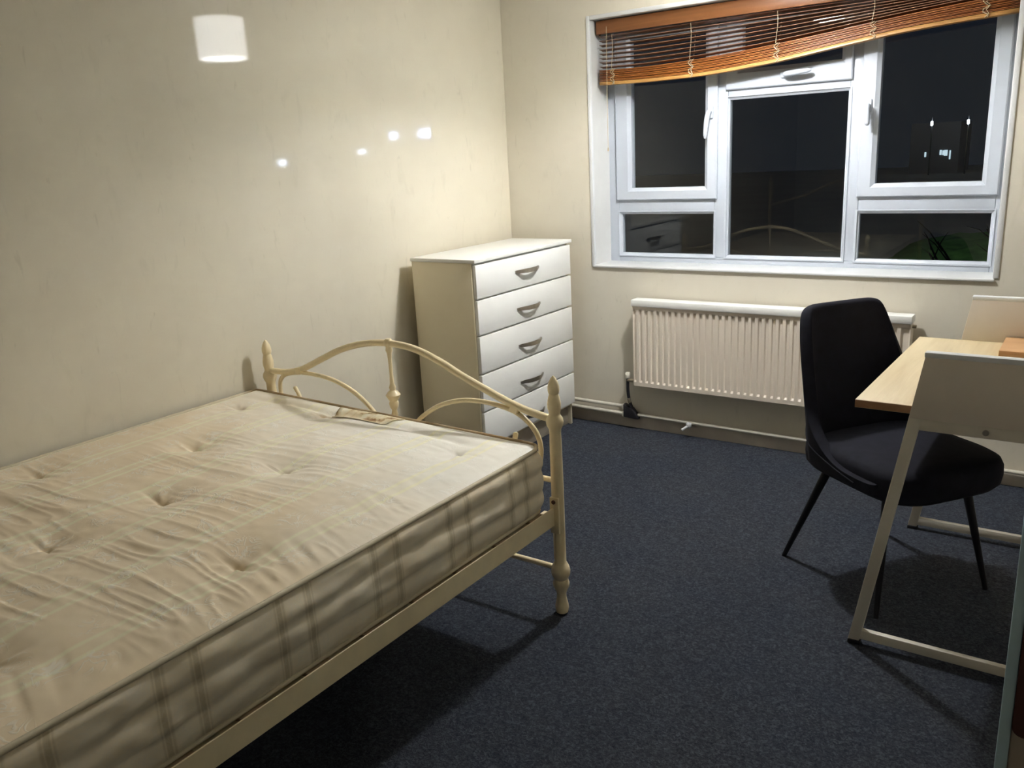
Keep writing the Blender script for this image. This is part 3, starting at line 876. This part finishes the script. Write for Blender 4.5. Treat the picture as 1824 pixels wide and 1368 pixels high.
def top_h(x, y):
    ex = np.minimum(x - MX0, MX1 - x)
    ey = np.minimum(y - MY0, MY1 - y)
    e = np.minimum(ex, ey)
    h = 0.018 * (1 - np.exp(-np.clip(e, 0, 1) / 0.10)) - 0.004 * np.exp(-(np.clip(e, 0, 1) / 0.018) ** 2)
    h += 0.020 * np.clip((-1.384 - x) / 1.388, 0, 1) ** 1.0     # slightly higher against the wall
    near = 1 / (1 + np.exp((y - 1.56) / 0.09))                   # creased middle of the bed
    edge = np.clip(e / 0.05, 0, 1)
    # long creases across the bed, meandering
    w = 0.05 * (vnoise(x * 2.2 + 3, y * 3.1 + 9) - 0.5) + 0.03 * (vnoise(x * 6 + 13, y * 5 + 1) - 0.5)
    yy = y + w - 0.03 * (x + 2.0)
    a = vnoise(x * 2.0 + 31.3, yy * 19.0 + 5.1)
    b2 = vnoise(x * 4.2 + 11.7, yy * 43.0 + 2.3)
    rid = 1 - np.abs(2 * a - 1)
    rid2 = 1 - np.abs(2 * b2 - 1)
    gate = np.clip(1.7 * vnoise(x * 2.6 + 50, y * 3.4 + 22) - 0.30, 0, 1)
    gate2 = np.clip(2.2 * vnoise(x * 5.0 + 7, y * 6.0 + 41) - 0.70, 0, 1)
    h += edge * (0.13 + 0.87 * near) * (gate * 0.0062 * rid ** 2 + gate2 * 0.0052 * rid2 ** 2.5)
    h += edge * 0.006 * (vnoise(x * 5.5 + 17, y * 6.5 + 3) - 0.5)
    # short puckers along the long front edge
    pk = vnoise(x * 5 + 2, (y + 0.3 * (x + 1.4)) * 34 + 8)
    h -= 0.0050 * np.exp(-((MX1 - x - 0.10) / 0.075) ** 2) * edge * np.clip(pk - 0.55, 0, 1) / 0.45 * (0.3 + 0.7 * near)
    for i, (tx, ty) in enumerate(TUFTS):
        dx, dy = x - tx, y - ty
        d = np.sqrt(dx * dx + dy * dy)
        deep = 0.011 if ty > 1.8 else 0.020
        h -= deep * np.exp(-(d / 0.085) ** 2) + 0.012 * np.exp(-(d / 0.016) ** 2)
        ang = np.arctan2(dy, dx)
        star = vnoise(ang * 2.3 + 9.7 * i + 40, d * 6 + i) - 0.5
        h += 0.0085 * star * np.exp(-((d - 0.045) / 0.040) ** 2)
        h -= 0.006 * np.exp(-(dy / 0.010) ** 2 - (dx / 0.07) ** 2)
    # soft crease round the foot end
    yc = 1.975 + 0.02 * np.sin(x * 5)
    h -= 0.010 * np.exp(-((y - yc) / 0.020) ** 2) * np.clip((ex) / 0.25, 0, 1) * np.clip((-x - 1.42) / 0.3, 0, 1)
    h += 0.0015 * (vnoise(x * 40, y * 40) - 0.5) * edge
    return h
gx, gy = np.meshgrid(np.linspace(MX0, MX1, 300), np.linspace(MY0, MY1, 420), indexing='ij')
rx, ry = round_rect(gx, gy)
P = np.stack([rx - MO.x, ry - MO.y, ZTOP + top_h(rx, ry) - MO.z], -1)
mtop = grid_mesh('quilted_top', P, 'ticking_top', mat_, 180)
mtop.location = (0, 0, 0)
# material coordinates are laid out in room metres
for o in (mtop,):
    pass
def perimeter(n_arc=7, step=0.008):
    pts = []
    def seg(a, b_):
        n = max(2, int((Vector(b_) - Vector(a)).length / step))
        for k in range(n):
            pts.append((a[0] + (b_[0] - a[0]) * k / n, a[1] + (b_[1] - a[1]) * k / n))
    def arc(cx, cy, a0):
        for k in range(n_arc):
            t = a0 + math.pi / 2 * k / n_arc
            pts.append((cx + MR * math.cos(t), cy + MR * math.sin(t)))
    seg((MX1, MY0 + MR), (MX1, MY1 - MR)); arc(MX1 - MR, MY1 - MR, 0)
    seg((MX1 - MR, MY1), (MX0 + MR, MY1)); arc(MX0 + MR, MY1 - MR, math.pi / 2)
    seg((MX0, MY1 - MR), (MX0, MY0 + MR)); arc(MX0 + MR, MY0 + MR, math.pi)
    seg((MX0 + MR, MY0), (MX1 - MR, MY0)); arc(MX1 - MR, MY0 + MR, 1.5 * math.pi)
    return np.array(pts)
per = perimeter()
nxt = np.roll(per, -1, 0) - np.roll(per, 1, 0)
nrm2 = np.stack([nxt[:, 1], -nxt[:, 0]], 1)
nrm2 /= np.linalg.norm(nrm2, axis=1)[:, None]
slen = np.concatenate([[0], np.cumsum(np.linalg.norm(np.diff(per, axis=0), axis=1))])
NV = 30
v01 = np.linspace(0, 1, NV)
S, V = np.meshgrid(slen, v01, indexing='ij')
ztop_edge = ZTOP + top_h(per[:, 0], per[:, 1]) - 0.002
# three soft horizontal rolls in the border, with diagonal puckers
warp = V + 0.05 * (vnoise(S * 2.4, V * 2 + 4) - 0.5)
roll = 0.009 * np.abs(np.sin(math.pi * 3 * np.clip(warp, 0, 1))) ** 0.8
puck = 0.010 * (vnoise(S * 9 - V * 2.2, V * 7 + S * 3.0) - 0.5) + 0.004 * (vnoise(S * 26, V * 6) - 0.5)
off = (roll + puck + 0.012 * np.sin(math.pi * V)) * np.clip(np.minimum(V, 1 - V) / 0.06, 0, 1) 
# the wall side stays flat
wallside = np.clip((per[:, 0] - (MX0 + 0.02)) / 0.05, 0.0, 1)[:, None]
off = off * wallside
P = np.zeros((len(per), NV, 3))
P[:, :, 0] = per[:, 0:1] + nrm2[:, 0:1] * off - MO.x
P[:, :, 1] = per[:, 1:2] + nrm2[:, 1:2] * off - MO.y
P[:, :, 2] = 0.392 + (ztop_edge[:, None] - 0.392) * V - MO.z
grid_mesh('border_panel', P, 'ticking_side', mat_, 180, closed_u=True)
bm = bmesh.new()
pts = [bm.verts.new((x_ - MO.x, y_ - MO.y, 0.392 - MO.z)) for x_, y_ in per]
bm.faces.new(pts)
finish('underside', bm, 'ticking_side', mat_)
st = per[::2]
zt2 = ztop_edge[::2]
pn = nrm2[::2]
tube('piping', [(a[0] + 0.001 * n_[0] - MO.x, a[1] + 0.001 * n_[1] - MO.y, z_ + 0.003 - MO.z) for a, z_, n_ in zip(st, zt2, pn)], 0.0068, 'piping', mat_, 8, True)
tube('piping', [(a[0] + 0.001 * n_[0] - MO.x, a[1] + 0.001 * n_[1] - MO.y, 0.3935 - MO.z) for a, n_ in zip(st, pn)], 0.0062, 'piping', mat_, 8, True)
# tuft buttons
bmn = bmesh.new()
bmesh.ops.create_uvsphere(bmn, u_segments=10, v_segments=6, radius=0.007, matrix=Matrix.Diagonal((1, 1, 0.45, 1)))
tuft0 = None
for tx, ty in TUFTS:
    z_ = float(ZTOP + top_h(np.array([tx]), np.array([ty]))[0]) + 0.001 - MO.z
    if tuft0 is None:
        tuft0 = finish('tuft_button', bmn, 'piping', mat_, 180)
        t_ = tuft0
    else:
        t_ = tuft0.copy()
        C.objects.link(t_)
        t_.parent = mat_
    t_.location = (tx - MO.x, ty - MO.y, z_)
# sewn label lying flat at the foot end
lab = np.array([[(-2.290, 2.000), (-2.060, 2.055)], [(-2.215, 1.965), (-2.035, 2.040)]])
corners = [(-2.265, 2.058), (-2.212, 1.962), (-1.985, 1.962), (-1.940, 2.052)]
NU = 14
P = np.zeros((NU, 8, 3))
for i in range(NU):
    for j in range(8):
        u, v = i / (NU - 1), j / 7
        a = Vector(corners[1]).lerp(Vector(corners[2]), u)
        b_ = Vector(corners[0]).lerp(Vector(corners[3]), u)
        p = a.lerp(b_, v)
        P[i, j] = (p.x - MO.x, p.y - MO.y, 0)
xx, yy = P[:, :, 0] + MO.x, P[:, :, 1] + MO.y
P[:, :, 2] = ZTOP + top_h(xx, yy) + 0.0045 - MO.z
lb = grid_mesh('sewn_label', P, 'label', mat_, 180)
so = lb.modifiers.new('thickness', 'SOLIDIFY')
so.thickness = 0.002

# ------------------------------------------------------------------ desk
desk = thing('desk', 'pale wood topped desk with cream metal side frames and raised end panels', 'desk', (-0.17, 2.875, 0.0))
DO = Vector((-0.17, 2.875, 0.0))
dt = prism('desktop', [(-0.537 - DO.x, 2.432 - DO.y), (0.215 - DO.x, 2.432 - DO.y), (0.215 - DO.x, 3.325 - DO.y), (-0.522 - DO.x, 3.325 - DO.y)], 'z', 0.746, 0.770, 'desk_wood', desk, 0.0015)
box('edge_band', -0.5365 - DO.x, 0.214 - DO.x, 2.4305 - DO.y, 2.4325 - DO.y, 0.7475, 0.7685, 'desk_edge', dt)
def side_frame(yc, out):
    y0, y1 = yc - 0.011, yc + 0.011
    root = prism('end_panel', [(-0.389 - DO.x, 0.742), (0.227 - DO.x, 0.742), (0.198 - DO.x, 0.917), (-0.360 - DO.x, 0.917)], 'y', yc - 0.013 - DO.y, yc + 0.013 - DO.y, 'desk_panel', desk, 0.001)
    def leg(xb, xt, w, nm='leg'):
        return prism(nm, [(xb - DO.x, 0.012), (xb + w - DO.x, 0.012), (xt + w - DO.x, 0.917), (xt - DO.x, 0.917)], 'y', y0 - DO.y, y1 - DO.y, 'desk_frame', desk, 0.002)
    leg(-0.512, -0.360, 0.032)
    leg(0.318, 0.166, 0.032)
    box('floor_bar', -0.490 - DO.x, 0.330 - DO.x, y0 + 0.0015 - DO.y, y1 - 0.0015 - DO.y, 0.020, 0.050, 'desk_frame', desk, 0.002)
    box('top_bar', -0.362 - DO.x, 0.198 - DO.x, y0 - 0.003 - DO.y, y1 + 0.003 - DO.y, 0.915, 0.930, 'white_paint', desk, 0.003)
    rl = box('panel_rail', -0.380 - DO.x, 0.218 - DO.x, y0 + 0.0015 - DO.y, y1 - 0.0015 - DO.y, 0.708, 0.746, 'desk_frame', desk, 0.002)
    bm = bmesh.new()
    tube_into(bm, [(-0.201 - DO.x, y0 - 0.003 - DO.y, 0.725), (-0.201 - DO.x, y0 + 0.002 - DO.y, 0.725)], 0.008, 12)
    finish('bolt', bm, 'handle_metal', rl, 40)
    for xf in (-0.513, 0.317):
        box('foot_cap', xf - DO.x, xf + 0.036 - DO.x, y0 - 0.002 - DO.y, y1 + 0.002 - DO.y, 0.0, 0.014, 'foot_black', desk, 0.002)
side_frame(2.420, -1)
side_frame(3.338, 1)
box('stretcher', 0.16 - DO.x, 0.18 - DO.x, 2.432 - DO.y, 3.326 - DO.y, 0.60, 0.72, 'desk_frame', desk, 0.002)
bb = tag(box('wooden_board', -0.246, 0.16, 3.10, 3.318, 0.770, 0.792, 'board_wood', None, 0.002), 'thick orange-brown wooden board lying on the far end of the desk', 'board')

# ------------------------------------------------------------------ chair
chair = thing('dining_chair', 'dark navy velvet chair with black tapered legs pushed under the desk', 'chair', (-0.527, 2.915, 0.0), math.atan2(-0.592, 0.806))
# seat cushion
levels = [(0.388, 0.86), (0.394, 0.93), (0.412, 0.985), (0.440, 1.0), (0.470, 0.995), (0.488, 0.965), (0.498, 0.90), (0.503, 0.75), (0.505, 0.40), (0.505, 0.02)]
NA = 48
bm = bmesh.new()
rings = []
for z, s in levels:
    rg = []
    for k in range(NA):
        t = 2 * math.pi * k / NA
        ct, st_ = math.cos(t), math.sin(t)
        x_ = 0.058 + 0.262 * s * math.copysign(abs(ct) ** 0.42, ct)
        y_ = 0.238 * s * math.copysign(abs(st_) ** 0.40, st_)
        y_ *= 1 - 0.10 * max(0, ct) ** 2
        rg.append(bm.verts.new((x_, y_, z)))
    rings.append(rg)
for a, b_ in zip(rings[:-1], rings[1:]):
    for k in range(NA):
        bm.faces.new((a[k], a[(k + 1) % NA], b_[(k + 1) % NA], b_[k]))
bm.faces.new(rings[0][::-1])
bm.faces.new(rings[-1])
finish('seat', bm, 'velvet', chair, 60)
# back shell whose wings run forward along the seat
def shell_pt(u, z):
    t = u * math.radians(90)
    st_, ct = math.sin(t), math.cos(t)
    yb = 0.240 * math.copysign(abs(st_) ** 0.48, st_)
    au = abs(u)
    xb_ = 0.02 - 0.165 * max(0, ct) ** 0.55 + 0.20 * max(0, (au - 0.72) / 0.28) ** 1.5
    lean = 0.135 * (max(0, z - 0.415) / 0.52) ** 1.05
    bw = max(0, ct) ** 0.35
    return np.array((xb_ - lean * (0.55 + 0.45 * bw), yb * (1 - 0.10 * (z - 0.415) / 0.52), z))
NU, NVv = 45, 16
P = np.zeros((NU, NVv, 3))
for i in range(NU):
    u = -1 + 2 * i / (NU - 1)
    au = abs(u)
    k_ = min(1, max(0, (au - 0.34) / 0.60))
    fall = k_ * k_ * (3 - 2 * k_)
    htop = 0.935 - 0.470 * fall ** 0.9 - min(0.012, 0.012 * max(0, (au - 0.16) / 0.20) ** 2)
    for j in range(NVv):
        P[i, j] = shell_pt(u, 0.418 + (htop - 0.418) * j / (NVv - 1))
sh = grid_mesh('back_shell', P, 'velvet', chair, 180)
mo = sh.modifiers.new('thickness', 'SOLIDIFY')
mo.thickness = 0.042
mo.offset = 0.0
mb = sh.modifiers.new('round', 'SUBSURF')
mb.levels = 1
mb.render_levels = 2
sp_ = []
for k in range(9):
    u = -0.50 - 0.46 * k / 8
    p = shell_pt(u, 0.535 - 0.10 * k / 8)
    p2 = shell_pt(u + 0.01, 0.5)
    q2 = shell_pt(u - 0.01, 0.5)
    tn = np.array((p2[0] - q2[0], p2[1] - q2[1]))
    nn = np.array((tn[1], -tn[0])) / (np.linalg.norm(tn) + 1e-9)
    if nn[1] > 0:
        nn = -nn
    sp_.append((p[0] + nn[0] * 0.0215, p[1] + nn[1] * 0.0215, p[2]))
tube('seam_piping', sp_, 0.0028, 'velvet', chair, 8)
for sx, sy in ((-1, -1), (-1, 1), (1, -1), (1, 1)):
    tube('leg', [(0.04 + sx * 0.135, sy * 0.155, 0.400), (sx * 0.238, sy * 0.227, 0.0)], [0.0165, 0.0085], 'chair_leg', chair, 12)

# ------------------------------------------------------------------ pale cabinet at the right edge, nearest the camera
cab = thing('cabinet', 'pale blue edged tall cabinet at the extreme right, nearest the camera', 'cabinet', (0.25, 1.35, 0.0))
AO = Vector((0.25, 1.35, 0.0))
def ab(name, x0, x1, y0, y1, z0, z1, mat, parent=cab, bevel=0.002):
    return box(name, x0 - AO.x, x1 - AO.x, y0 - AO.y, y1 - AO.y, z0, z1, mat, parent, bevel)
ab('front_edge', -0.043, -0.029, 1.10, 1.50, 0.0, 1.32, 'pale_blue')
sp = ab('side_panel', -0.029, 0.42, 1.106, 1.124, 0.0, 1.32, 'beige_side')
ab('side_panel', -0.029, 0.42, 1.482, 1.50, 0.0, 1.32, 'beige_side')
ab('back_panel', 0.42, 0.436, 1.106, 1.50, 0.0, 1.32, 'beige_side')
ab('top', -0.043, 0.436, 1.10, 1.50, 1.32, 1.34, 'pale_blue')
bm = bmesh.new()
box_into(bm, -0.0285 - AO.x, 0.20 - AO.x, 1.096 - AO.y, 1.106 - AO.y, 0.748, 1.25)
bmesh.ops.bevel(bm, geom=[e for e in bm.edges if abs(e.verts[0].co.y - e.verts[1].co.y) > 0.004], offset=0.012, segments=4, profile=0.5, affect='EDGES')
mp_ = finish('rounded_panel', bm, 'maroon', cab, 40)
mp_['label'] = 'dark red-brown rounded panel'

# ------------------------------------------------------------------ outside, at night
def street_lamp(pos, ground, size, mat, label):
    t = thing('street_lamp', label, 'street lamp', (pos[0], pos[1], ground), 0.0, 'street lamps outside')
    tube('pole', [(0, 0.12, 0), (0, 0.12, pos[2] - ground + 0.1)], [0.05, 0.03], 'night_pole', t, 8)
    tube('arm', [(0, 0.12, pos[2] - ground + 0.1), (0, 0.0, pos[2] - ground + 0.1 + size[1])], 0.03, 'night_pole', t, 6)
    box('lens', -size[0] / 2, size[0] / 2, -0.05, 0.05, pos[2] - ground - size[1] / 2, pos[2] - ground + size[1] / 2, mat, t, 0.02)
    return t
G = -1.2
def along(o, d, s):
    return Vector(o) + Vector(d) * s
cam_p = (0, 0, 1.5)
street_lamp(along(cam_p, (-0.1613, 1, 0.0073), 60), G, (0.12, 0.26), 'far_light', 'far white street lamp seen through the right casement, the left one')
street_lamp(along(cam_p, (-0.1275, 1, 0.0069), 60), G, (0.12, 0.26), 'far_light', 'far white street lamp seen through the right casement, the right one')
street_lamp(along((-2.8, 3.226, 1.616), (0.6452, 0.7635, 0.0271), 27), G, (0.62, 0.24), 'street_light', 'bright street lamp whose glow is mirrored in the left wall nearest the corner')
street_lamp(along((-2.8, 3.055, 1.609), (0.6754, 0.7369, 0.0263), 30), G, (0.26, 0.24), 'street_light', 'street lamp mirrored in the left wall as the second bright spot from the corner')
street_lamp(along((-2.8, 2.839, 1.542), (0.7022, 0.7119, 0.0105), 40), G, (0.26, 0.12), 'flood_light', 'small street lamp mirrored in the left wall as the third spot from the corner')
street_lamp(along((-2.8, 2.374, 1.511), (0.7627, 0.6467, 0.0030), 40), G, (0.28, 0.18), 'flood_light', 'small street lamp mirrored in the left wall farthest from the corner')
# far building with a few lit windows
bld = thing('far_building', 'dark distant building with a few small lit windows', 'building', (-9.0, 62.0, G))
box('wall', -2.2, 0.7, 0.0, 5.0, 0.0, 3.2, 'night_wall', bld)
for wx, wz, ww, wh in ((-0.35, 1.32, 0.12, 0.30), (-0.20, 1.30, 0.10, 0.28), (-0.05, 1.28, 0.20, 0.36), (0.20, 1.15, 0.08, 0.55), (-1.25, 1.22, 0.10, 0.30)):
    box('window', wx - ww / 2, wx + ww / 2, -0.03, 0.01, wz - wh / 2 + 0.0, wz + wh / 2, 'lit_window', bld)
# lawn lit by an added lamp out of view, with bare branches in front
struct(box('ground_outside', -40, 60, 5.0, 75.0, G - 0.3, G - 0.01, 'yard'))
bank = bmesh.new()
NXb, NYb = 26, 8
vv = [[bank.verts.new((-3.9 + 5.6 * i / (NXb - 1), 19.0 + 3.0 * j / (NYb - 1), G + (0.02 + 0.42 * math.sin(math.pi * min(1, j / (NYb - 1) * 1.0) * 0.5) * math.sin(math.pi * i / (NXb - 1)) ** 0.4 + rng.uniform(-0.05, 0.05)) * (1 if j else 0))) for j in range(NYb)] for i in range(NXb)]
for i in range(NXb - 1):
    for j in range(NYb - 1):
        bank.faces.new((vv[i][j], vv[i + 1][j], vv[i + 1][j + 1], vv[i][j + 1]))
bk = finish('grass_bank', bank, 'grass', None, 180)
tag(bk, 'lamp-lit green grass bank low in the right pane', 'grass')
for k, (bx_, lean, h_) in enumerate(((-1.95, -0.55, 1.1), (-1.40, -0.45, 1.25), (-2.45, -0.35, 1.0))):
    bs = bmesh.new()
    base = Vector((bx_ + 0.5, 14.0 + 0.4 * k, G))
    tip = base + Vector((lean * h_, 0, h_))
    mid = base.lerp(tip, 0.5) + Vector((0.08, 0, -0.05))
    tube_into(bs, smooth_curve([base, mid, tip], 4), [0.035 - 0.003 * q for q in range(9)], 6)
    for q in range(5):
        s_ = base.lerp(tip, 0.35 + 0.13 * q)
        e_ = s_ + Vector((rng.uniform(-0.5, 0.25), rng.uniform(-0.1, 0.1), rng.uniform(0.1, 0.45)))
        tube_into(bs, [s_, s_.lerp(e_, 0.5) + Vector((0, 0, 0.05)), e_], [0.012, 0.009, 0.004], 5)
    tag(finish('bare_shrub', bs, 'bark', None, 60), ('dark leaning bare shrub in front of the lit bank, the middle of three', 'dark leaning bare shrub in front of the lit bank, rightmost of three', 'dark leaning bare shrub in front of the lit bank, leftmost of three')[k], 'shrub', 'bare shrubs outside')
gl = bpy.data.lights.new('added_bank_light', 'SPOT')  # spot and its post are added, out of view, to light the bank
gl.energy = 150
gl.color = (0.9, 1.0, 0.85)
gl.spot_size = math.radians(55)
gl.shadow_soft_size = 0.15
gp = bpy.data.objects.new('added_bank_light', gl)
gpost = thing('added_bank_lamp', 'added, unseen lamp post outside to light the grass bank', 'lamp post', (0.2, 17.0, G))
tube('pole', [(0, 0, 0), (0, 0, 3.6)], 0.05, 'night_pole', gpost, 8)
lathe('hood', [(0.16, 3.56), (0.17, 3.58), (0.05, 3.72)], 'night_pole', gpost, 12)
C.objects.link(gp)
gp.parent = gpost
gp.location = (-0.1, 0, 3.5)
gp.rotation_euler = (Vector((-2.2, 20.4, G + 0.5)) - Vector((0.1, 17.0, G + 3.5))).to_track_quat('-Z', 'Y').to_euler()
